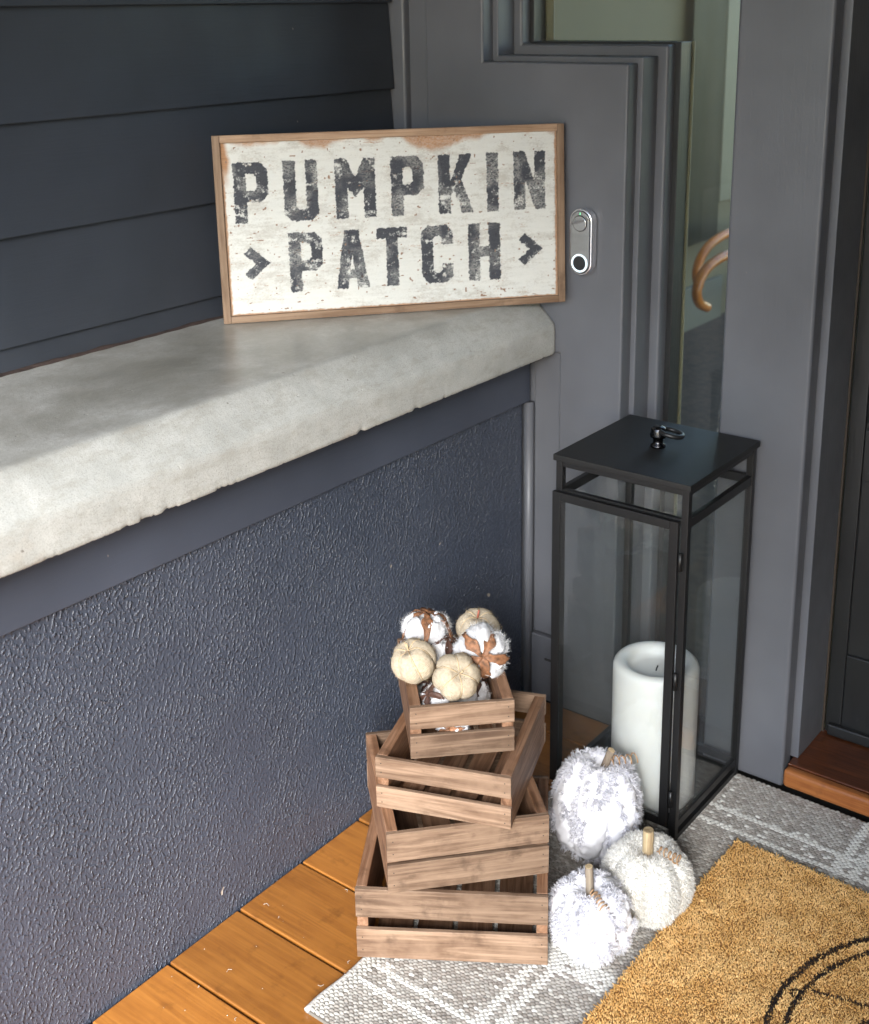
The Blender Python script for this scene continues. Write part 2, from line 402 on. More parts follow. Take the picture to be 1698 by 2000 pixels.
# concrete ledge
def ledge():
    prof = [(-.345, .850), (-.25, .850), (-.15, .850), (-.06, .850), (-.01, .850), (.015, .850), (.0225, .8493), (.0265, .8470), (.041, .8325), (.053, .8205), (.064, .8095), (.0715, .8020), (.0748, .797), (.0755, .785), (.0755, .772), (.0755, .76), (.0755, .750), (.0752, .744), (.073, .742), (.055, .742), (.02, .742), (0., .742)]
    # refine the profile
    P = []
    for a, b in zip(prof[:-1], prof[1:]):
        d = math.dist(a, b); k = max(1, int(d/.012))
        for j in range(k): P.append((a[0]+(b[0]-a[0])*j/k, a[1]+(b[1]-a[1])*j/k))
    P.append(prof[-1]); P = np.array(P); m = len(P)
    ys = np.r_[np.linspace(-2.3, -1.25, 80, endpoint=False), np.linspace(-1.25, -.008, 420), [-.004, -.0015, -.0008]]
    n = len(ys); Y, I = np.meshgrid(ys, np.arange(m), indexing='ij')
    X = P[I, 0].copy(); Z = P[I, 1].copy()
    edge = (X > .02)
    s_ = Z-X; nz = fbm(Y*7, s_*9, 3, 3)-.5; nf = fbm(Y*60, s_*70, 9)-.5
    X += edge*(nz*.0014+nf*.0007)
    Z += edge*(nz*.0008+nf*.0005)*(Z > .8)
    # ragged lower arris: bites and drips
    low = np.clip((.756-Z)/.012, 0, 1)*(X > .04)
    bite = np.clip((fbm(Y*38, Y*0+.5, 21, 2)-.70)*30, 0, 1)*.0035*fbm(Y*200, Y*0, 22)+np.clip(fbm(Y*260, Y*0+.5, 31, 2)-.55, 0, 1)*.004
    drip = np.clip(fbm(Y*60, Y*0+2.5, 41)-.66, 0, 1)*.006
    Z += low*(np.minimum(bite, .010)-drip*.5); X -= low*np.minimum(bite, .010)*.4
    X += low*drip*.4
    # rounded broken end
    e = np.clip((Y+.012)/.012, 0, 1)
    X -= edge*e*e*.004
    V = np.stack([X, Y, Z], -1).reshape(-1, 3)
    a = (np.arange(n-1)[:, None]*m+np.arange(m-1)[None, :]).ravel()
    F = np.stack([a, a+m, a+m+1, a+1], 1)
    me = np_mesh('concrete_ledge', V, F)
    # end caps
    o = link('concrete_ledge', me, CONC, smooth=True)
    return o
lg = ledge(); lg['label'] = 'thick pale grey concrete ledge slab with a ragged lower edge'; lg['category'] = 'ledge'
v, f = prism([(-.345, .743), (.06, .743), (.07, .76), (.07, .80), (.02, .848), (-.345, .848)], -.006, -.0008)
link('slab_end', mesh('slab_end', v, f), CONC, lg)

# low stucco wall
lw = thing('low_wall', 'low charcoal wall of rough stucco under the concrete ledge', 'wall')
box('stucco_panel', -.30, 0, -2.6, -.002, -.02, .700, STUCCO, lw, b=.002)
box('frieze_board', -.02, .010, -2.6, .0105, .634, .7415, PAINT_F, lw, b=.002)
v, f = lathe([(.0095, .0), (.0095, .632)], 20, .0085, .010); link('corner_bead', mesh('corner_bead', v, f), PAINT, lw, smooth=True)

# ================================================================== entry wall
ew = thing('entry_wall', 'charcoal painted entry wall with stepped trim beside the front door', 'wall')
def pr(name, pts, y0, y1, mat=PAINT, b=.004, seg=3):
    o = link(name, mesh(name, *prism(pts, y0, y1)), mat, ew); bev(o, b, seg); return o
pr('wide_board', [(.082, .0), (.2138, .0), (.2138, 1.2712), (-.0903, 1.2712), (-.0903, 2.6), (-.224, 2.6), (-.224, .743), (.082, .743)], 0, .045)
pr('stepped_trim', [(.12, .0), (.2243, .0), (.2243, 1.281), (-.0788, 1.281), (-.0788, 2.6), (-.16, 2.6), (-.16, 1.22), (.12, 1.22)], .032, .1, b=.0025)
pr('stepped_trim', [(.12, .0), (.2433, .0), (.2433, 1.2995), (-.0616, 1.2995), (-.0616, 2.6), (-.16, 2.6), (-.16, 1.22), (.12, 1.22)], .0845, .14, b=.005)
pr('glazing_stop', [(.12, .0), (.2539, .0), (.2539, 1.3035), (-.052, 1.3035), (-.052, 2.6), (-.16, 2.6), (-.16, 1.22), (.12, 1.22)], .1107, .15, PAINT_D, b=.001)
pr('inner_jamb', [(.20, .04), (.2580, .04), (.2580, 1.3045), (-.036, 1.3045), (-.036, 2.6), (-.10, 2.6), (-.10, 1.25), (.20, 1.25)], .1535, .157, LINEN, b=.001)
box('window_pane', -.14, .45, .1515, .1530, .10, 2.55, WGLASS, ew, b=0)
box('wall_infill', -.10, .0195, .022, .045, .0, .7405, PAINT, ew, b=0)
# corner pieces next to the siding
box('corner_board', -.345, -.3005, .030, .06, .7435, 2.6, PAINT, ew, b=.006, seg=4)
box('recessed_board', -.3000, -.20, .046, .08, .7435, 2.6, PAINT, ew, b=.001)
# strips under the ledge
box('lower_board', .019, .0815, .0125, .045, .146, .7405, PAINT, ew, b=.003, seg=3)
box('plinth_block', .019, .0815, .004, .045, .0, .144, PAINT, ew, b=.003, seg=3)
# casing right of the glass
box('casing_board', .4082, .5650, 0, .0370, .006, 2.6, PAINT, ew, b=.006, seg=4)
box('door_jamb', .42, .5779, .0373, .149, .0512, 2.6, PAINT, ew, b=.0015)
box('weatherstrip', .5782, .5815, .1475, .1515, .0515, 2.6, STRIP, ew, b=0)
box('casing_board', 1.515, 1.70, 0, .037, .0, 2.6, PAINT, ew, b=.006, seg=4)
box('wall_panel', 1.70, 3.4, .01, .15, -.02, 2.6, PAINT, ew, b=.002)
box('door_jamb', 1.50, 1.60, .0373, .149, .0512, 2.6, PAINT, ew, b=.0015)
box('wall_header', -.36, 3.4, .002, .16, 2.602, 3.0, PAINT, ew, b=.002)
box('wall_base', .4, .575, .16, .20, -.02, 2.6, OLIVE, ew, b=0)
box('wall_base', -1.1, -.165, .16, .20, -.02, 2.6, OLIVE, ew, b=0)
box('wall_base', -.1645, .19, .16, .20, -.02, 1.24, OLIVE, ew, b=0)
# porch roof, out of view; height and depth set to darken the upper walls
pf = thing('porch_roof', 'pale flat porch ceiling overhead', 'roof')
box('ceiling_panel', -.318, 3.6, -2.95, -.0025, 2.28, 2.33, CEIL, pf, b=0)
box('fascia', -.6, 3.6, -2.99, -2.951, 2.20, 2.72, CEIL, pf, b=0)

# door sill
sl = thing('door_sill', 'reddish brown varnished wooden door sill with worn nose', 'door sill')
box('tread', .5685, 1.50, .0135, .165, .006, .0508, SILL, sl, b=.002)
box('nose', .5685, 1.50, -.0095, .0130, .0145, .0505, SILLE, sl, b=.008, seg=4)
# front door
fd = thing('front_door', 'black panelled front door recessed beside the wide casing board', 'door')
box('door_slab', .583, 1.495, .158, .198, .0535, 2.5, PAINT_D, fd, b=.002)
for x0, x1, z0, z1 in ((.583, .612, .054, 2.5), (1.38, 1.495, .054, 2.5), (.6125, 1.3795, .054, .22), (.6125, 1.3795, .56, .655)):
    box('door_rail', x0, x1, .150, .1575, z0, z1, PAINT_D, fd, b=.002)
P_ = [(.618, .1545, .67), (.618, .1545, 2.3), (1.37, .1545, 2.3), (1.37, .1545, .67)]
v, f = tube(P_, .0045, 8, True); link('panel_moulding', mesh('panel_moulding', v, f), PAINT_D, fd, smooth=True)
box('door_sweep', .59, 1.49, .140, .1495, .0525, .075, PAINT_D, fd, b=.003)

# doorbell
db = thing('doorbell', 'silver rimmed oval doorbell with glowing blue button on the wide board', 'doorbell', (.1355, -.001, .9615))
def capsule(w, h, y0, y1, seg=16):
    r = w/2; pts = []
    for k in range(seg+1): a = math.pi*k/seg; pts.append((r*math.cos(a), h/2-r+r*math.sin(a)))
    for k in range(seg+1): a = math.pi+math.pi*k/seg; pts.append((r*math.cos(a), -(h/2-r)+r*math.sin(a)))
    return prism(pts, y0, y1)
v, f = capsule(.0475, .121, -.018, 0); bev(link('bezel', mesh('bezel', v, f), SILVER, db), .003, 3)
v, f = capsule(.0405, .114, -.0188, -.0179); link('rim_gap', mesh('rim_gap', v, f), BLACK, db)
v, f = capsule(.0375, .111, -.0200, -.0189); bev(link('face_plate', mesh('face_plate', v, f), MIRR, db), .0004, 1)
def disc(name, r, y0, y1, z, mat, parent, x=0, seg=28):
    pts = [(x+r*math.cos(2*math.pi*k/seg), z+r*math.sin(2*math.pi*k/seg)) for k in range(seg)]
    return link(name, mesh(name, *prism(pts, y0, y1)), mat, parent)
le = disc('lens', .0135, -.0222, -.0201, .034, MIRR, db); bev(le, .0016, 3)
v, f = tube([(.0150*math.cos(2*math.pi*k/36), -.0206, -.0375+.0150*math.sin(2*math.pi*k/36)) for k in range(36)], .0016, 8, True)
link('light_ring', mesh('light_ring', v, f), RING, db, smooth=True)
v, f = tube([(.0140*math.cos(2*math.pi*k/36), -.0205, .034+.0140*math.sin(2*math.pi*k/36)) for k in range(36)], .0007, 6, True)
link('lens_ring', mesh('lens_ring', v, f), BLACK, db, smooth=True)
disc('button', .0128, -.0212, -.0201, -.0375, m_plain('dark_button_glass', (.02, .021, .024), .08, 0, .8), db)
box('status_light', -.0006, .0006, -.0205, -.0201, .0495, .0535, LED, db, b=0)

# ================================================================== room behind the glass
struct(box('room_floor', -1.1, 3.2, .2, 5.5, -.05, .045, m_plain('brown_carpet', (.070, .046, .028), .95, nscale=45, nstr=.3, var=.45), b=0))
rw = thing('room_wall', 'olive painted room wall seen through the window glass', 'wall')
box('side_wall', -1.2, -1.03, .2, 2.93, .045, 2.7, OLIVE, rw, b=0)
box('skirting', -1.0298, -1.012, .2, 3.04, .045, .23, OLIVED, rw, b=.002)
box('side_wall', -1.2, -1.03, 2.9305, 5.5, .045, .56, OLIVE, rw, b=0)
box('side_wall', -1.2, -1.03, 2.9305, 5.5, 2.2, 2.7, OLIVE, rw, b=0)
box('side_wall', -1.2, -1.03, 4.4, 5.5, .5605, 2.1995, OLIVE, rw, b=0)
box('window_trim', -1.06, -1.00, 2.95, 3.12, .5605, 2.1, LINEN, rw, b=.003)
box('window_trim', -1.06, -1.00, 3.121, 4.39, .5605, .60, LINEN, rw, b=.003)
box('window_pane', -1.10, -1.096, 2.94, 4.4, .57, 2.19, WGLASS, rw, b=0)
# nearly flat dark strip standing in for a shaded band of the room
V = []; F = []; nn_ = 60
for i in range(nn_+1):
    yy = 2.62+.29*i/nn_; xx = -.985+.0012*math.sin(i*.2)
    for z in (.42, 2.3): V.append((xx, yy, z))
    for z in (.42, 2.3): V.append((xx-.003, yy, z))
    if i: a = 4*(i-1); F += [(a, a+4, a+5, a+1), (a+2, a+3, a+7, a+6), (a+1, a+5, a+7, a+3), (a, a+2, a+6, a+4)]
link('shade_strip', mesh('shade_strip', V, F), SHADE_TONE, rw, smooth=True)
box('room_ceiling', -1.2, 2.2, .2, 2.4, 2.705, 2.75, OLIVE, rw, b=0)
bc = thing('bentwood_chair', 'orange bentwood armchair with two looped arms behind the window glass', 'chair', (-.62, 2.25, .045))
def smooth_path(P, k=8):
    P = [Vector(p) for p in P]; out = []
    for i in range(len(P)-1):
        p0, p1, p2, p3 = P[max(i-1, 0)], P[i], P[i+1], P[min(i+2, len(P)-1)]
        for j in range(k):
            q = j/k; out.append(.5*((2*p1)+(p2-p0)*q+(2*p0-5*p1+4*p2-p3)*q*q+(3*p1-p0-3*p2+p3)*q**3))
    return out+[P[-1]]
def arm(x, pts):
    v, f = tube(smooth_path([(x+.62, a_-2.25, b_-.045) for a_, b_ in pts]), .0175, 14); link('arm', mesh('arm', v, f), CHAIRW, bc, smooth=True)
arm(-.78, [(3.3, .45), (2.95, .47), (2.78, .495), (2.62, .505), (2.50, .500), (2.40, .478), (2.335, .435), (2.315, .385), (2.34, .335)])
arm(-.60, [(3.3, .44), (2.75, .45), (2.38, .488), (2.25, .50), (2.14, .500), (2.04, .485), (1.975, .450), (1.955, .405), (1.98, .365), (2.04, .338)])
box('seat', -.12, .0, .62, 1.1, .14, .20, SEATM, bc, b=.02, seg=3)
box('backrest', -.12, .0, 1.101, 1.14, .14, .60, SEATM, bc, b=.02, seg=3)
for x in (-.10, -.02):
    for yy in (.66, 1.05):
        v, f = tube([(x, yy, .14), (x, yy, .0)], .016, 10); link('leg', mesh('leg', v, f), CHAIRW, bc, smooth=True)

# ================================================================== sign
YAW, TL = .8749, .0663
sg = thing('pumpkin_patch_sign', 'white distressed wooden sign lettered PUMPKIN PATCH in a thin wood frame on the ledge', 'sign',
           (-.2829, -.495, .8508), (-TL, 0, YAW))
W_, H_ = .6125, .318
def poly_in(px, py, pts):
    ins = np.zeros(px.shape, bool); n = len(pts); j = n-1
    for i in range(n):
        xi, yi = pts[i]; xj, yj = pts[j]
        c = ((yi > py) != (yj > py)) & (px < (xj-xi)*(py-yi)/((yj-yi) if yj != yi else 1e-9)+xi)
        ins ^= c; j = i
    return ins
G = {
 'P': ([[(0, 0), (21, 0), (21, 35), (46, 35), (58, 47), (58, 90), (46, 102), (0, 102)]], [[(21, 54), (34, 54), (38, 58), (38, 79), (34, 83), (21, 83)]]),
 'U': ([[(0, 102), (0, 12), (12, 0), (46, 0), (58, 12), (58, 102), (38, 102), (38, 24), (33, 19), (25, 19), (21, 24), (21, 102)]], []),
 'M': ([[(0, 0), (0, 102), (20, 102), (35, 70), (50, 102), (70, 102), (70, 0), (49, 0), (49, 52), (35, 36), (21, 52), (21, 0)]], []),
 'K': ([[(0, 0), (21, 0), (21, 30), (27, 40), (41, 0), (62, 0), (41, 58), (61, 102), (40, 102), (21, 56), (21, 102), (0, 102)]], []),
 'I': ([[(0, 0), (21, 0), (21, 102), (0, 102)]], []),
 'N': ([[(0, 0), (0, 102), (20, 102), (38, 52), (38, 102), (58, 102), (58, 0), (39, 0), (21, 50), (21, 0)]], []),
 'A': ([[(0, 0), (17, 102), (41, 102), (58, 0), (38, 0), (35, 18), (23, 18), (20, 0)]], [[(25, 33), (33, 33), (29, 60)]]),
 'T': ([[(0, 102), (54, 102), (54, 84), (37.5, 84), (37.5, 0), (16.5, 0), (16.5, 84), (0, 84)]], []),
 'C': ([[(57, 68), (57, 90), (45, 102), (12, 102), (0, 90), (0, 12), (12, 0), (45, 0), (57, 12), (57, 34), (37, 34), (37, 23), (33, 19), (25, 19), (21, 23), (21, 79), (25, 83), (33, 83), (37, 79), (37, 68)]], []),
 'H': ([[(0, 0), (21, 0), (21, 42), (37, 42), (37, 0), (58, 0), (58, 102), (37, 102), (37, 61), (21, 61), (21, 102), (0, 102)]], []),
 '>': ([[(0, 46), (11, 58), (45, 29), (11, 0), (0, 12), (20, 29)]], []),
}
PL = [('P', 31, 170), ('U', 115, 170), ('M', 203, 170), ('P', 300, 170), ('K', 384, 170), ('I', 471, 170), ('N', 520, 170),
      ('>', 41, 72), ('P', 118, 48), ('A', 198, 48), ('T', 271, 48), ('C', 350, 48), ('H', 435, 48), ('>', 527, 70)]
def sign_panel():
    nx, nz = 640, 322
    u = np.linspace(14, 598.5, nx); z = np.linspace(13, 305, nz)
    U, Z = np.meshgrid(u, z, indexing='ij')
    wx = (fbm(U*.22, Z*.22, 1)-.5)*4.5+(fbm(U*.9, Z*.9, 2)-.5)*1.6; wz = (fbm(U*.22, Z*.22, 5)-.5)*4.5+(fbm(U*.9, Z*.9, 6)-.5)*1.6
    ink = np.zeros(U.shape, bool)
    for ch, x0, z0 in PL:
        a, s = G[ch]; m = np.zeros(U.shape, bool)
        for p in a: m |= poly_in(U+wx-x0, Z+wz-z0, p)
        for p in s: m &= ~poly_in(U+wx-x0, Z+wz-z0, p)
        ink |= m
    streak = fbm(U*.035, Z*.30, 11, 5); fine = fbm(U*.45, Z*.9, 12, 4); blot = fbm(U*.03, Z*.05, 13, 4); gr = fbm(U*1.6, Z*1.6, 14, 2)
    white = np.array([.61, .615, .585]); c = np.ones(U.shape+(3,))*white
    c *= (1-.10*(streak-.5)-.08*(fine-.5))[..., None]
    gm = np.clip((blot*.5+streak*.2+fine*.3-.50)*6, 0, 1)*.5
    c = c*(1-gm[..., None])+np.array([.36, .33, .29])*gm[..., None]
    # paint rubbed to the wood
    top = np.clip((Z-297-5*np.sin(U*.011+1)-26*(fbm(U*.016, Z*0+1, 22)-.5)*2)/9, 0, 1)
    lft = np.clip((24+10*(fbm(Z*.04, U*0, 23)-.3)-U)/7, 0, 1)*np.clip((Z-225)/40, 0, 1)
    ed = np.maximum(np.clip((16.5+3*fbm(Z*.2, U*0, 24)-U)/2, 0, 1), np.maximum(np.clip((U-593-3*fbm(Z*.15, U*0, 25))/2, 0, 1), np.clip((14.6+3.2*fbm(U*.15, Z*0, 26)-Z)/2, 0, 1)))
    scr = np.clip((fbm(U*.03, Z*.45, 31, 4)*.6+fine*.4-.67)*14, 0, 1)*np.clip((blot-.42)*6, 0, 1)
    wm = np.clip(np.maximum.reduce([top*(.55+.6*fine), lft, ed*.9, scr*.8]), 0, 1)
    wood = np.array([.36, .20, .11])*(.75+.6*fbm(U*.03, Z*.6, 33))[..., None]
    c = c*(1-wm[..., None])+wood*wm[..., None]
    sp = (fbm(U*.14, Z*.2, 41, 2) > .84); c[sp] = (.26, .17, .12)
    # lettering, worn through
    wear = fbm(U*.10, Z*.13, 51, 5)*.58+fbm(U*.6, Z*.6, 52, 3)*.27+fbm(U*.02, Z*.03, 54, 2)*.15
    keep = np.clip((.70-wear)*8, 0, 1)
    tip = np.clip((fbm(U*.035, Z*.035, 53, 2)-.45)*3, 0, 1)*.5*np.clip((fine-.35)*4, 0, 1)
    k = ink*(keep*(1-tip))*(.90+.1*gr)
    dk = np.array([.030, .034, .047])*(1+.5*(blot-.5))[..., None]
    c = c*(1-k[..., None])+dk*k[..., None]
    br = ink & (fbm(U*.12, Z*.12, 57, 2) > .90); c[br] = (.26, .17, .12)
    Yd = .004+.0007*wm+.0004*(fine-.5)
    V = np.stack([U/1000, Yd, Z/1000], -1).reshape(-1, 3)
    a = (np.arange(nx-1)[:, None]*nz+np.arange(nz-1)[None, :]).ravel()
    F = np.stack([a, a+nz, a+nz+1, a+1], 1)
    return np_mesh('lettered_panel', V, F, c.reshape(-1, 3))
link('lettered_panel', sign_panel(), SIGNF, sg)
box('back_board', .0125, .600, .0062, .0145, .0125, .3055, FRAME_X, sg, b=0)
box('frame_side', 0, .0125, 0, .0185, 0, H_, FRAME_Z, sg, b=.0008)
box('frame_side', W_-.0125, W_, 0, .0185, 0, H_, FRAME_Z, sg, b=.0008)
box('frame_rail', .0127, W_-.0127, 0, .0185, H_-.0125, H_, FRAME_X, sg, b=.0008)
box('frame_rail', .0127, W_-.0127, 0, .0185, 0, .0122, FRAME_X, sg, b=.0008)

# ================================================================== lantern and candle
la = thing('lantern', 'tall black metal and glass lantern standing in the corner', 'lantern', (.3645, -.136, .0105))
X0, X1, Y0, Y1, ZT = -.1215, .1215, -.124, .124, .6345
def lb(name, *a, mat=BLACK, b=.0008, par=la): return box(name, *a, mat, par, b=b)
lid = lb('lid', -.1255, .1255, -.128, .128, ZT, ZT+.011, mat=LIDM, b=.0012)
v, f = lathe([(.013, ZT+.0112), (.013, ZT+.014), (.0085, ZT+.017), (.0085, ZT+.026), (.0135, ZT+.028), (.0145, ZT+.032), (.012, ZT+.038), (.0125, ZT+.043), (.009, ZT+.046)], 28, -.002, .004)
kb = link('knob', mesh('knob', v, f), CHROME, la, smooth=True)
v, f = tube([(.018+.019*math.cos(2*math.pi*k/40), .010+.018*math.sin(2*math.pi*k/40), ZT+.037+.004*math.cos(2*math.pi*k/40+2.6)) for k in range(40)], .0042, 10, True)
link('ring_handle', mesh('ring_handle', v, f), BLACK, la, smooth=True)
t_ = .012
for sx in (0, 1):
    for sy in (0, 1):
        x = X0 if sx == 0 else X1-t_; yq = Y0 if sy == 0 else Y1-t_
        lb('post', x, x+t_, yq, yq+t_, 0, ZT-.0002)
zr = .585
for nm, a in (('rail', (X0+t_, X1-t_, Y0+.001, Y0+.010, zr-.010, zr)), ('rail', (X0+t_, X1-t_, Y1-.010, Y1-.001, zr-.016, zr)),
              ('rail', (X1-.010, X1-.001, Y0+t_, Y1-t_, zr-.016, zr)), ('rail', (X0+.001, X0+.010, Y0+t_, Y1-t_, zr-.016, zr)),
              ('rail', (X0+t_, X1-t_, Y0+.001, Y0+.010, ZT-.010, ZT-.0002)), ('rail', (X1-.010, X1-.001, Y0+t_, Y1-t_, ZT-.010, ZT-.0002)),
              ('rail', (X0+t_, X1-t_, Y1-.010, Y1-.001, ZT-.010, ZT-.0002)), ('rail', (X0+.001, X0+.010, Y0+t_, Y1-t_, ZT-.010, ZT-.0002)),
              ('rail', (X1-.011, X1-.001, Y0+t_, Y1-t_, .022, .036)), ('rail', (X0+.001, X0+.011, Y0+t_, Y1-t_, .022, .036)),
              ('rail', (X0+t_, X1-t_, Y1-.011, Y1-.001, .022, .036)), ('rail', (X0+t_, X1-t_, Y0+.001, Y0+.011, .022, .034)),
              ('rail', (X1-.011, X1-.001, Y0+t_, Y1-t_, .0, .010)), ('rail', (X0+.001, X0+.011, Y0+t_, Y1-t_, .0, .010)),
              ('base_plate', (X0+.0125, X1-.0125, Y0+.0125, Y1-.0125, .012, .020))): lb(nm, *a)
for nm, a in (('glass_pane', (X1-.0065, X1-.0045, Y0+t_, Y1-t_, .0365, zr-.0165)), ('glass_pane', (X0+.0045, X0+.0065, Y0+t_, Y1-t_, .0365, zr-.0165)),
              ('glass_pane', (X0+t_, X1-t_, Y1-.0065, Y1-.0045, .0365, zr-.0165))): lb(nm, *a, mat=GLASS, b=0)
# hinged front door of the lantern
dz0, dz1, dx0, dx1, dy0, dy1 = .030, .582, X0-.0015, X1-.0125, Y0-.009, Y0-.0008
ldo = lb('door_frame', dx0, dx0+.015, dy0, dy1, dz0, dz1)
lb('door_stile', dx1-.015, dx1, dy0, dy1, dz0, dz1, par=ldo)
lb('door_rail', dx0+.0151, dx1-.0151, dy0, dy1, dz1-.015, dz1, par=ldo)
lb('door_rail', dx0+.0151, dx1-.0151, dy0, dy1, dz0, dz0+.015, par=ldo)
lb('glass_pane', dx0+.0151, dx1-.0151, dy0+.003, dy0+.005, dz0+.0151, dz1-.0151, mat=GLASS, b=0, par=ldo)
for z in (.07, .29, .50):
    v, f = lathe([(.0035, z), (.0035, z+.03)], 14, dx1+.0045, dy0+.003); link('hinge', mesh('hinge', v, f), BLACK, la, smooth=True)
lb('latch', dx0-.014, dx0-.0005, dy0+.001, dy0+.004, .262, .266)

cd = thing('pillar_candle', 'wide ivory pillar candle with a sunken top inside the lantern', 'candle', (.397, -.1765, .0312))
hc = .258; rc = .0735
prof = [(rc-.004, 0), (rc, .004)]+[(rc, hc*q) for q in (.2, .4, .6, .8)]+[(rc, hc-.012), (rc-.002, hc-.006), (rc-.006, hc-.002), (rc-.012, hc), (rc-.018, hc-.0015), (rc-.023, hc-.006), (rc-.025, hc-.012), (rc-.026, hc-.019), (.039, hc-.0215), (.0005, hc-.022)]
v, f = lathe(prof, 64); link('wax_body', mesh('wax_body', v, f), WAX, cd, smooth=True)
v, f = tube([(0, 0, hc-.022), (.001, 0, hc-.017), (.0025, .001, hc-.012)], .0013, 8); link('wick', mesh('wick', v, f), WICK, cd, smooth=True)

# ================================================================== crates
def crate(label, loc, yaw, W, D, H, hb, ht, seed):
    c = thing('wooden_crate', label, 'crate', loc, (0, 0, R(yaw)), 'stacked wooden crates')
    ts, tf = .0165, .008
    rnd = random.Random(seed)
    v, f = box_geo(-ts/2, ts/2, -(D/2-tf), D/2-tf, 0, H); sm = mesh('side_board', v, f); sm.materials.append(CRATE_Y)
    for x in (ts/2+.0006, W-ts/2-.0006):
        bev(link('side_board', sm, None, c, loc=(x, D/2, 0)), .001, 2)
    for y0 in (tf/2, D-tf/2):
        for z0, h in ((0, hb), (H-ht, ht)):
            v, f = box_geo(-W/2, W/2, -tf/2+.0002, tf/2-.0002, 0, h)
            o = link('slat', mesh('slat', v, f), CRATE_X, c, loc=(W/2, y0, z0), rot=(0, rnd.uniform(-.0025, .0025), rnd.uniform(-.002, .002))); bev(o, .001, 2)
            if y0 < D/2:
                nv, nf = merge(*[lathe([(.0009, 0), (.0009, .0006)], 8, q, zz) for q in (-W/2+.009, W/2-.009) for zz in (h*.28, h*.72)])
                nv = [(a, -tf/2-.00005+b_*0-(d_)+.0004, b_) for a, b_, d_ in nv]
                q_ = link('nails', mesh('nails', nv, nf), NAIL, o); q_['kind'] = 'stuff'
    nb = 4; wb = (W-2*ts-.006)/nb
    for k in range(nb):
        v, f = box_geo(-(wb/2-.004), wb/2-.004, -(D/2-tf-.0008), D/2-tf-.0008, .001, .006)
        link('floor_slat', mesh('floor_slat', v, f), CRATE_Y, c, loc=(ts+.003+wb*(k+.5), D/2, 0))
    return c
crate('largest crate standing on the rug at the bottom of the stack', (.2305, -.776, .0105), 33.0, .283, .298, .1195, .050, .049, 1)
crate('second crate from the bottom, turned, with almost no gap between its two slats', (.2774, -.7548, .1302), 47.5, .2405, .268, .1005, .0475, .0475, 2)
crate('third crate from the bottom, empty and twisted clockwise', (.2230, -.7130, .2309), 20.8, .205, .235, .0845, .0345, .034, 3)
crate('smallest top crate filled with cotton bolls and small jute pumpkins', (.2700, -.6870, .3156), 44.5, .1535, .210, .084, .037, .036, 4)

# ================================================================== fabric pumpkins
def pump_r(th, ph, lobes, depth, phase=0):
    g = np.abs(np.sin((th*lobes+phase)/2)); return 1-depth*(1-g**.55)*(np.sin(ph)**.7)
def pump_pt(th, ph, Rr, Hh, lobes, depth, dim, phase=0):
    r = pump_r(th, ph, lobes, depth, phase)
    rad = Rr*r*np.sin(ph)**.86
    z = Hh*np.cos(ph)*(.93+.07*r)
    z = z-np.where(np.cos(ph) > 0, 1, -.6)*dim*np.exp(-(np.sin(ph)/.30)**2)
    return np.stack([rad*np.cos(th), rad*np.sin(th), z], -1)
def pump_mesh(name, Rr, Hh, lobes, depth, dim, seed, nth=120, nph=56, bumpy=.0):
    th = np.linspace(0, 2*np.pi, nth, endpoint=False); ph = np.linspace(.02, np.pi-.02, nph)
    T, Pp = np.meshgrid(th, ph, indexing='ij'); V = pump_pt(T, Pp, Rr, Hh, lobes, depth, dim)
    if bumpy:
        nn2 = (fbm(T*6+seed, Pp*8, seed)-.5)*bumpy*2*np.sin(Pp); L = np.linalg.norm(V, axis=-1, keepdims=True); V = V*(1+nn2[..., None]/L)
    V = V.reshape(-1, 3)
    i = np.arange(nth)[:, None]; j = np.arange(nph-1)[None, :]
    a = (i*nph+j).ravel(); b = (((i+1) % nth)*nph+j).ravel()
    me = np_mesh(name, V, np.stack([a, a+1, b+1, b], 1))
    ii = (i+0*j).ravel(); jj = (j+0*i).ravel(); uv = np.stack([np.stack([ii, jj], 1), np.stack([ii, jj+1], 1), np.stack([ii+1, jj+1], 1), np.stack([ii+1, jj], 1)], 1)/np.array([nth, nph-1.])
    me.uv_layers.new(name='UVMap').data.foreach_set('uv', uv.astype(np.float32).ravel())
    return me
def blades(P, Nn, T, L, Wd, droop):
    """one bent tapering strip per row: P root, Nn outward direction, T side direction"""
    n = len(P); L = L[:, None]; Wd = Wd[:, None]; dn = np.zeros((n, 3)); dn[:, 2] = -1
    m1 = P+Nn*L*.5; m2 = m1+(Nn+dn*droop[:, None]+T*0)*L*.5
    V = np.stack([P-T*Wd, P+T*Wd, m1+T*Wd*.9, m1-T*Wd*.9, m2+T*Wd*.35, m2-T*Wd*.35], 1).reshape(-1, 3)
    k = np.arange(n)*6
    F = np.concatenate([np.stack([k, k+1, k+2, k+3], 1), np.stack([k+3, k+2, k+4, k+5], 1)])
    return V, F
def unit(a): return a/np.maximum(np.linalg.norm(a, axis=-1, keepdims=True), 1e-9)
BODY = {'white_frayed_fabric': m_plain('white_cotton_cloth', (.80, .80, .835), .9, spec=.1, nscale=500, nstr=.2), 'ivory_fluffy_fabric': m_plain('ivory_cotton_cloth', (.80, .79, .75), .9, spec=.1, nscale=500, nstr=.2)}
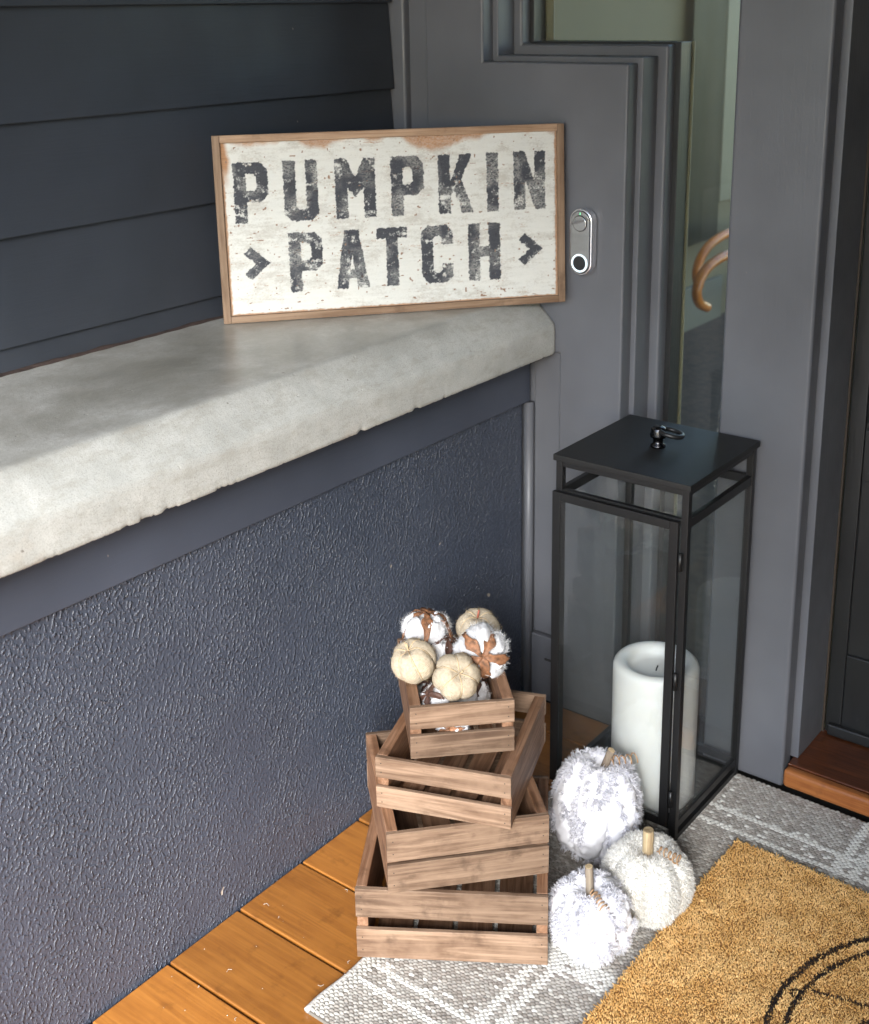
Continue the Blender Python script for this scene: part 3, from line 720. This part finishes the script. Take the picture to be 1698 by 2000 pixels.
def fluffy(label, loc, rot, Rr, Hh, lobes, mat, style, seed, stem, tend, twig):
    o = thing('fabric_pumpkin', label, 'fabric pumpkin', loc, rot, 'white fabric pumpkins on the rug')
    rg = np.random.default_rng(seed); dep, dim = .30, Hh*.30
    link('cloth_body', pump_mesh('cloth_body', Rr*.94, Hh*.96, lobes, dep, dim, seed, bumpy=.007), BODY[mat.name], o, smooth=True)
    def surf(th, ph):
        p = pump_pt(th, ph, Rr*.94, Hh*.96, lobes, dep, dim); e = 1e-3
        a = pump_pt(th+e, ph, Rr*.94, Hh*.96, lobes, dep, dim)-p; b = pump_pt(th, ph+e, Rr*.94, Hh*.96, lobes, dep, dim)-p
        n = unit(np.cross(b, a)); return p, n
    if style == 'frayed':
        nt_ = 1500
        ph = np.arccos(1-2*rg.random(nt_)*.93-.02)
        row = rg.integers(0, lobes*4, nt_)
        th = (row+rg.normal(0, .10, nt_)+.5*np.sin(ph*3+row))*2*np.pi/(lobes*4)
        keep = fbm(th*2.2+seed, ph*2.6, seed+3, 3) > .44
        th, ph = th[keep], ph[keep]; nb = 13
        th = np.repeat(th, nb); ph = np.repeat(ph, nb)
        p, n = surf(th+rg.normal(0, .012, len(th)), ph+rg.normal(0, .012, len(ph)))
        n = unit(n+rg.normal(0, .75, p.shape))
        L = Rr*rg.uniform(.06, .15, len(p)); Wd = np.full(len(p), Rr*.0105)
        dr = rg.uniform(-.1, .6, len(p))
        # loose lengths of cloth lying flat between the fringe rows
    else:
        nt_ = 22000
        ph = np.arccos(1-2*rg.random(nt_)*.95-.01); th = rg.random(nt_)*2*np.pi
        cl = fbm(th*9, ph*9, seed, 2)
        p, n = surf(th, ph); n = unit(n+rg.normal(0, .5, p.shape)+unit(rg.normal(0, 1, p.shape))*(cl[:, None]-.5)*1.2)
        L = Rr*rg.uniform(.05, .10, len(p)); Wd = np.full(len(p), Rr*.008); dr = rg.uniform(-.2, .7, len(p))
    T = unit(np.cross(n, rg.normal(0, 1, n.shape)))
    V, F = blades(p, n, T, L, Wd, dr)
    fr = link('fringe' if style == 'frayed' else 'pile', np_mesh('fringe', V, F), mat, o, smooth=False); fr['kind'] = 'stuff'
    # stem of cut twig
    sl_, sr, tx, ty = stem; z0 = Hh*.96*.93-dim-.004
    path = [(tx*q, ty*q, z0+sl_*q) for q in np.linspace(0, 1, 7)]
    v, f = tube(path, [sr*1.12, sr*1.02, sr, sr*.98, sr, sr*1.01, sr*.98], 14)
    st = link('stem', mesh('stem', v, f), twig, o); bev(st, .0006, 1)
    v, f = tube([Vector(path[-1])+Vector((0, 0, .0002)), Vector(path[-1])+Vector((tx, ty, sl_)).normalized()*.0011], sr*.9, 14); link('cut_end', mesh('cut_end', v, f), TWIG, o)
    # coiled tendril
    (ax, ay, az), (bx, by, bz), turns, cr = tend
    A = Vector((ax, ay, az)); B = Vector((bx, by, bz)); d = (B-A).normalized(); s1 = d.orthogonal().normalized(); s2 = d.cross(s1); pts = []
    nk = int(turns*18)
    for k in range(nk):
        q = k/(nk-1); a = q*turns*2*math.pi; c_ = cr*(.55+.45*min(1, q*4))*(1+.15*math.sin(q*9))
        pts.append(A+(B-A)*q+s1*math.cos(a)*c_+s2*math.sin(a)*c_)
    v, f = tube(pts, .0011, 7); link('tendril', mesh('tendril', v, f), TEND, o, smooth=True)
    return o
fluffy('largest white pumpkin of frayed cloth leaning against the lantern door', (.390, -.357, .101), (R(-8), R(5), R(20)), .079, .092, 6, FAB, 'frayed', 3,
       (.050, .0065, .012, -.002), ((.012, -.004, .082), (.052, .018, .088), 4.5, .0075), TWIGD)
fluffy('ivory pumpkin of curly cloth with a pale stem beside the doormat', (.528, -.436, .072), (0, 0, R(55)), .073, .066, 6, FABC, 'pile', 5,
       (.052, .0085, 0, 0), ((.012, -.010, .058), (.030, -.048, .060), 5, .0065), TWIG)
fluffy('small white pumpkin of frayed cloth beside the bottom crate', (.500, -.556, .0685), (R(3), 0, R(-12)), .0665, .063, 6, FAB, 'frayed', 8,
       (.055, .0062, -.002, .001), ((.010, -.006, .056), (.043, -.014, .046), 6, .0062), TWIGD)

# small jute pumpkins
def jute(label, loc, rot, Rr, Hh, seed, pin):
    o = thing('jute_pumpkin', label, 'jute pumpkin', loc, rot, 'small jute pumpkins in the top crate')
    m, t, b = newmat('jute_wrap'); c = N(t, 'TexCoord'); mp = N(t, 'Mapping'); t.links.new(c.outputs['Object'], mp.inputs[0]); mu = N(t, 'Mapping'); t.links.new(c.outputs['UV'], mu.inputs[0])
    wv = N(t, 'TexWave'); wv.wave_type = 'BANDS'; wv.bands_direction = 'X'; wv.inputs['Scale'].default_value = 34; wv.inputs['Distortion'].default_value = 5; wv.inputs['Detail'].default_value = 2; wv.inputs['Detail Scale'].default_value = .35
    t.links.new(mu.outputs[0], wv.inputs['Vector'])
    nz = noise(t, mp.outputs[0], 260, 3)
    cc = ramp(t, wv.outputs['Fac'], [(.1, (.36, .29, .20)), (.6, (.58, .49, .37))]); cc = mix(t, ramp(t, nz, [(.4, 0.), (.7, .5)]), cc, (.70, .62, .48))
    t.links.new(cc, b.inputs['Base Color']); b.inputs['Roughness'].default_value = .9; b.inputs['Specular IOR Level'].default_value = .1
    a = bump(t, None, wv.outputs['Fac'], .6, .0011); bump(t, b, nz, .5, .0008, a)
    link('wrapped_body', pump_mesh('wrapped_body', Rr, Hh, 6, .16, Hh*.25, seed, 96, 40, .0012), m, o, smooth=True)
    for k in range(6):
        th = 2*math.pi*k/6; ph = np.linspace(.06, 2.6, 26)
        P3 = pump_pt(np.full(26, th), ph, Rr+.0004, Hh+.0002, 6, .16, Hh*.25)
        v, f = tube([tuple(q) for q in P3], .0009, 6); link('binding_cord', mesh('binding_cord', v, f), TWINE, o, smooth=True)
    v, f = tube([(0, 0, Hh*.55), (.001, 0, Hh*.9), (.0025, .001, Hh+.007)], .0015, 8); link('stem', mesh('stem', v, f), pin, o, smooth=True)
    # loose fibres
    rg = np.random.default_rng(seed); n_ = 500; ph = np.arccos(1-2*rg.random(n_)); th = rg.random(n_)*2*np.pi
    p = pump_pt(th, ph, Rr, Hh, 6, .16, Hh*.25); n = unit(unit(p)+rg.normal(0, 1.0, p.shape)); T = unit(np.cross(n, rg.normal(0, 1, n.shape)))
    V, F = blades(p, n, T, rg.uniform(.002, .006, n_), np.full(n_, .00012), rg.uniform(-.4, .4, n_))
    q = link('loose_fibres', np_mesh('loose_fibres', V, F), TWINE, o); q['kind'] = 'stuff'
jute('small tan jute pumpkin tilted on the left rim of the top crate', (.222, -.617, .4285), (R(22), R(-14), R(20)), .0345, .0315, 11, TWINE)
jute('small tan jute pumpkin facing front in the middle of the top crate', (.294, -.606, .4215), (R(46), R(22), R(30)), .0360, .0330, 12, TWINE)
jute('small jute pumpkin with reddish stub at the back of the top crate', (.246, -.487, .434), (R(10), R(6), 0), .0345, .0290, 13, PIN)

# cotton bolls
def ico(Rr, seed, sq=(1, 1, 1)):
    nth, nph = 36, 22
    th = np.linspace(0, 2*np.pi, nth, endpoint=False); ph = np.linspace(.03, np.pi-.03, nph); T, Pp = np.meshgrid(th, ph, indexing='ij')
    q = np.stack([np.sin(Pp)*np.cos(T), np.sin(Pp)*np.sin(T), np.cos(Pp)], -1)
    d = 1+.75*(fbm(q[..., 0]*1.9+seed, q[..., 1]*1.9+q[..., 2]*1.5, seed)-.5)+.30*(fbm(q[..., 0]*7+seed, q[..., 2]*7+q[..., 1]*5, seed+9)-.5)
    V = (q*d[..., None]*Rr*np.array(sq)).reshape(-1, 3)
    i = np.arange(nth)[:, None]; j = np.arange(nph-1)[None, :]; a = (i*nph+j).ravel(); b = (((i+1) % nth)*nph+j).ravel()
    return V, np.stack([a, a+1, b+1, b], 1)
def boll(label, loc, axis, size, seed, spin=0, husk=BRACT, husk_len=1.0, nlock=5, drape=.55):
    o = thing('cotton_boll', label, 'cotton boll', loc, Vector(axis).to_track_quat('Z', 'Y').to_euler(), 'cotton bolls in the top crate')
    rg = np.random.default_rng(seed)
    for k in range(nlock):
        a = spin+2*math.pi*(k+.5)/nlock+rg.uniform(-.12, .12); rr_ = size*rg.uniform(.48, .58)
        c = np.array([math.cos(a)*size*.50, math.sin(a)*size*.50, -size*.24+rg.uniform(-.06, .06)*size])
        V, F = ico(rr_, seed*7+k, (1, 1, 1.12)); lk = link('cotton_lock', np_mesh('cotton_lock', V+c, F), COTTON, o, smooth=True)
        n_ = 900; q = unit(rg.normal(0, 1, (n_, 3))); p = c+q*rr_*.97; d = unit(q+rg.normal(0, .7, q.shape)); T = unit(np.cross(d, rg.normal(0, 1, d.shape)))
        V, F = blades(p, d, T, rg.uniform(.0015, .0075, n_)*size/.03, np.full(n_, .00016), rg.uniform(-.3, .3, n_))
        fz = link('fuzz', np_mesh('fuzz', V, F), COTTON, lk); fz['kind'] = 'stuff'
    for k in range(nlock):
        a = spin+2*math.pi*k/nlock; ca, sa = math.cos(a), math.sin(a); V = []; F = []; mN = 9
        Lh = size*(1.0+.12*math.sin(k*2.3))*husk_len
        for i in range(mN):
            q = i/(mN-1); rd = Lh*(.02+(.90+.22*(drape-.55))*math.sin(q*1.35)); zz = size*(.36-drape*q**1.9)+size*.14
            wd = size*(.06+.17*math.sin(min(1, q*1.12)*math.pi*.93)**.8+.05*math.sin(q*11+k))*(1-.25*q)
            for s_ in (-1, -.5, 0, .5, 1):
                cup = size*.11*s_*s_*math.sin(q*math.pi)
                jz = rg.normal(0, size*.018, 3)*(abs(s_)+.2); V.append((ca*rd-sa*wd*s_+jz[0], sa*rd+ca*wd*s_+jz[1], zz+cup+jz[2]))
            if i:
                b0 = (i-1)*5
                for s_ in range(4): F.append((b0+s_, b0+5+s_, b0+6+s_, b0+1+s_))
        hk = link('husk', mesh('husk', V, F), husk if k % 2 == 0 or husk is BRACTD else husk, o, smooth=True)
        so = hk.modifiers.new('thick', 'SOLIDIFY'); so.thickness = size*.022; so.offset = 1
    v, f = lathe([(size*.13, size*.30), (size*.14, size*.40), (size*.06, size*.47)], 10); link('calyx', mesh('calyx', v, f), husk, o, smooth=True)
    return o
camd = lambda p: (CAM-Vector(p)).normalized()
p = (.193, -.549, .452); boll('fluffy cotton boll with drooping brown husks, highest in the top crate', p, (.02, .10, 1), .037, 21, -1.35, BRACT, 1.12, 5, 1.15)
p = (.190, -.574, .430); boll('small cotton boll tucked behind the left jute pumpkin', p, (-.2, .1, .8), .0235, 22, 1.1, BRACTD, 1.1, 5, 1.0)
p = (.222, -.548, .428); boll('cotton boll with dark husks between the two back clusters', p, (.5, .1, .8), .030, 23, .2, BRACTD, 1.1, 5, 1.0)
p = (.303, -.553, .439); c_ = camd(p); boll('large cotton boll showing its brown five pointed husk star', p, (c_.x+.02, c_.y, c_.z-.25), .040, 24, -1.45, BRACT, 1.05)
p = (.272, -.636, .392); boll('cotton boll low in the front of the top crate under the middle pumpkin', p, (-.2, -.5, .6), .024, 25, .5, BRACTD)
p = (.300, -.628, .352); boll('cotton boll seen through the front gap of the top crate', p, (.3, -.9, .2), .024, 26, 0)
boll('cotton boll buried deep in the top crate below the left jute pumpkin', (.228, -.580, .358), (-.1, .2, 1), .034, 30, 0, BRACTD)
boll('cotton boll buried deep in the top crate below the big husk star', (.272, -.548, .368), (.1, .2, 1), .034, 31, .7, BRACTD)

# ================================================================== rug and doormat
def rug():
    x0, x1, y0, y1 = .236, 1.42, -.893, -.009
    o = struct(box('rug', x0+.004, x1, y0, y1-.004, .0005, .0058, m_plain('rug_backing', (.17, .155, .135), .95, nscale=300, nstr=.4), b=.001), 'thing')
    o['label'] = 'woven grey and white plaid rug under the crates and lantern'; o['category'] = 'rug'
    sx, sy = .0092, .0050
    nx = int((x1-x0)/sx); ny = int((y1-y0)/sy)
    I, J = np.meshgrid(np.arange(nx), np.arange(ny), indexing='ij'); I = I.ravel(); J = J.ravel()
    cx = x0+(I+.5+.5*(J % 2))*sx; cy = y1-(J+.5)*sy
    ok = (cx < x1-.004) & ~((cx > .60) & (cy < -.225) & (cy > -.77))
    I, J, cx, cy = I[ok], J[ok], cx[ok], cy[ok]; n = len(cx)
    rg = np.random.default_rng(4)
    wav = (fbm(cx*14, cy*14, 61)-.5)*.006
    cxx = cx+wav; cyy = cy+(fbm(cx*12, cy*12, 62)-.5)*.005
    base = np.array([.31, .28, .25]); lite = np.array([.48, .46, .425]); whit = np.array([.68, .67, .63])
    k = rg.random(n)**1.1; c = base*(1-k[:, None])+lite*k[:, None]
    c *= rg.uniform(.82, 1.12, (n, 1))
    def stripe_y(v, wd): return np.abs(cy-v) < wd
    def stripe_x(v, wd): return np.abs(cx-v) < wd
    wl = np.zeros(n, bool)
    for v in (-.121, -.163, -.768, -.803, -.121-.47, ): wl |= stripe_y(v, .0047 if v != -.591 else .007)
    wl |= (np.abs(cy+.61) < .0047)
    for v in (.446, .474, .729, .757, 1.01, 1.04, 1.3): wl |= stripe_x(v, .0062)
    blk = ((np.abs(cy+.60) < .022) & ((np.abs(cx-.50) < .055) | (np.abs(cx-.742) < .03))) | ((np.abs(cy+.142) < .03) & (np.abs(cx-.742) < .03))
    wl |= blk & (rg.random(n) < .5)
    half = ((np.abs(cy+.142) < .045) | (np.abs(cy+.785) < .04) | (np.abs(cx-.46) < .04)) & (rg.random(n) < .12)
    wl |= half
    c[wl] = whit*rg.uniform(.9, 1.03, (wl.sum(), 1))
    hem = cx < x0+.024; c[hem] = np.array([.52, .50, .46])*rg.uniform(.85, 1.08, (hem.sum(), 1))
    # each stitch: a small dome 5 x 3
    a = np.linspace(-1, 1, 5); b = np.linspace(-1, 1, 3); A, B = np.meshgrid(a, b, indexing='ij'); A = A.ravel(); B = B.ravel()
    shp = np.sqrt(np.clip(1-.92*A*A, 0, 1))*(1-.75*np.abs(B)**2); wdt = np.sqrt(np.clip(1-.62*A*A, 0, 1))
    ang = np.where(J % 2 == 0, .22, -.22)+rg.normal(0, .10, n)
    lx = A[None]*sx*.53; ly = (B*wdt)[None]*sy*.54
    X = cxx[:, None]+lx*np.cos(ang)[:, None]-ly*np.sin(ang)[:, None]; Y = cyy[:, None]+lx*np.sin(ang)[:, None]+ly*np.cos(ang)[:, None]
    hgt = .0036*rg.uniform(.75, 1.25, n)+np.where(hem, .0018, 0)+np.where(wl, .0008, 0)
    Z = .0052+shp[None]*hgt[:, None]
    V = np.stack([X, Y, Z], -1).reshape(-1, 3); C = np.repeat(c, 15, axis=0)
    f0 = np.array([(i*3+j, (i+1)*3+j, (i+1)*3+j+1, i*3+j+1) for i in range(4) for j in range(2)])
    F = (np.arange(n)[:, None, None]*15+f0[None]).reshape(-1, 4)
    s = link('woven_stitches', np_mesh('woven_stitches', V, F, C), YARN, o, smooth=True); s['kind'] = 'stuff'
    # fuzzy yarn hairs
    n_ = 16000; px = rg.uniform(x0, .95, n_); py = rg.uniform(y0, y1, n_); p = np.stack([px, py, np.full(n_, .0072)], -1)
    d = unit(rg.normal(0, 1, p.shape)*np.array([1, 1, .35])+np.array([0, 0, .25])); T = unit(np.cross(d, rg.normal(0, 1, d.shape)))
    V, F = blades(p, d, T, rg.uniform(.002, .0055, n_), np.full(n_, .00016), np.zeros(n_))
    q = link('yarn_hairs', np_mesh('yarn_hairs', V, F, np.full((len(V), 3), .45)), YARN, o); q['kind'] = 'stuff'
    # rolled hem along the left end
    pts = [(x0+.003+.0012*math.sin(yy*60)+.0015*math.sin(yy*23), yy, .0052) for yy in np.linspace(y0, y1, 160)]
    v, f = tube(pts, .0046, 10); link('rolled_hem', mesh('rolled_hem', v, f), m_plain('hem_wool', (.45, .43, .40), .95, nscale=420, nstr=.8, var=.25), o, smooth=True)
rug()
def mat():
    x0, x1, y0, y1 = .571, 1.53, -.790, -.203
    o = box('doormat', x0+.002, x1-.002, y0+.002, y1-.002, .0095, .0205, m_plain('coir_base', (.30, .15, .045), .95, nscale=260, nstr=.6, var=.4), b=.002)
    o['label'] = 'golden brown coir doormat with a black printed wheel'; o['category'] = 'doormat'
    rg = np.random.default_rng(9)
    st = .00205
    def grid(xa, xb, s):
        gx = np.arange(xa, xb, s); gy = np.arange(y0+.0015, y1-.001, s); X, Y = np.meshgrid(gx, gy); return X.ravel(), Y.ravel()
    X1_, Y1_ = grid(x0+.001, 1.02, st); X2_, Y2_ = grid(1.02, x1, st*1.9)
    X = np.r_[X1_, X2_]; Y = np.r_[Y1_, Y2_]; n = len(X)
    X = X+rg.normal(0, st*.4, n); Y = Y+rg.normal(0, st*.4, n)
    big = np.r_[np.zeros(len(X1_)), np.ones(len(X2_))]
    tone = fbm(X*40, Y*40, 71, 3); k = np.clip(rg.random(n)*.8+(tone-.5)*1.3, 0, 1)[:, None]
    c = np.array([.70, .40, .13])*(1-k)+np.array([.94, .65, .29])*k
    fleck = rg.random(n) < .05; c[fleck] = (.26, .13, .05)
    # printed wheel
    cx, cy = 1.054, -.482; w1 = (fbm(X*160, Y*160, 72, 2)-.5)*.0022
    d = np.hypot(X-cx, Y-cy)+w1
    ink = (np.abs(d-.2875) < .0046) | ((np.abs(d-.2635) < .0038))
    aa = np.degrees(np.arctan2(Y-cy, X-cx)) % 360
    ink |= (np.abs(aa-196) < 5.5) & (np.abs(d-(.2755+.012*np.cos((aa-196)*math.pi/5.5))) < .003)
    lp = np.hypot(X-.7845, Y+.468); ink |= (np.abs(lp-.0065) < .0022)
    for (ax, ay, bx, by, wd) in ((.794, -.4505, 1.02, -.394, .0027), (1.02, -.57, .82, -.62, .0027), (.98, -.25, 1.03, -.42, .0027)):
        t_ = np.clip(((X-ax)*(bx-ax)+(Y-ay)*(by-ay))/((bx-ax)**2+(by-ay)**2), 0, 1)
        ink |= np.hypot(X-ax-t_*(bx-ax), Y-ay-t_*(by-ay))+w1*.5 < wd
    ink |= (np.hypot((X-.915)*.9, Y+.478)+w1*2 < .0375) & (X < 1.0)
    inkk = ink & (rg.random(n) < .95)
    c[inkk] = np.array([.022, .017, .015])*rg.uniform(.7, 1.8, (inkk.sum(), 1))
    # bristles: three sided tapering tufts
    hgt = rg.uniform(.0020, .0046, n)+(tone-.5)*.004; wd = st*(.52+.45*big)*rg.uniform(.7, 1.2, n)
    tilt = rg.normal(0, .0016, (n, 2)); a0 = rg.random(n)*6.28
    ed = np.minimum.reduce([X-x0, x1-X, Y-y0, y1-Y]) < .004
    tilt[ed] *= 1.6
    V = np.empty((n, 6, 3))
    for i in range(3):
        a = a0+i*2.094
        V[:, i, 0] = X+wd*np.cos(a); V[:, i, 1] = Y+wd*np.sin(a); V[:, i, 2] = .0195
        V[:, 3+i, 0] = X+tilt[:, 0]+wd*.85*np.cos(a); V[:, 3+i, 1] = Y+tilt[:, 1]+wd*.85*np.sin(a); V[:, 3+i, 2] = .0198+hgt
    k6 = np.arange(n)*6
    F = np.concatenate([np.stack([k6+i, k6+(i+1) % 3, k6+3+(i+1) % 3, k6+3+i], 1) for i in range(3)])
    C = np.repeat(c, 6, axis=0)
    me = np_mesh('coir_bristles', V.reshape(-1, 3), F, C)
    s = link('coir_bristles', me, COIR, o); s['kind'] = 'stuff'
    Ft = np.stack([k6+3, k6+4, k6+5], 1)
    s = link('coir_tips', np_mesh('coir_tips', V.reshape(-1, 3), Ft, C), COIR, o); s['kind'] = 'stuff'
mat()
# specks and lint on the deck boards
rg = np.random.default_rng(15); gs = []
for k in range(34):
    x, yy = rg.uniform(.02, .25), rg.uniform(-1.15, -.6); s = rg.uniform(.0003, .0008)
    if k % 3 == 0:
        a = rg.random()*6; L = rg.uniform(.002, .006)
        gs.append(tube([(x, yy, .0009), (x+L*math.cos(a), yy+L*math.sin(a), .0014), (x+L*1.6*math.cos(a+.6), yy+L*1.6*math.sin(a+.6), .0009)], .00022, 4))
    else: gs.append(lathe([(s, .0004), (s*.8, .0004+s*.7), (s*.2, .0004+s)], 6, x, yy))
v, f = merge(*gs); o = link('lint', mesh('lint', v, f), m_plain('lint_white', (.7, .68, .62), .9)); o['kind'] = 'stuff'; o['label'] = 'pale lint and crumbs scattered on the deck boards'
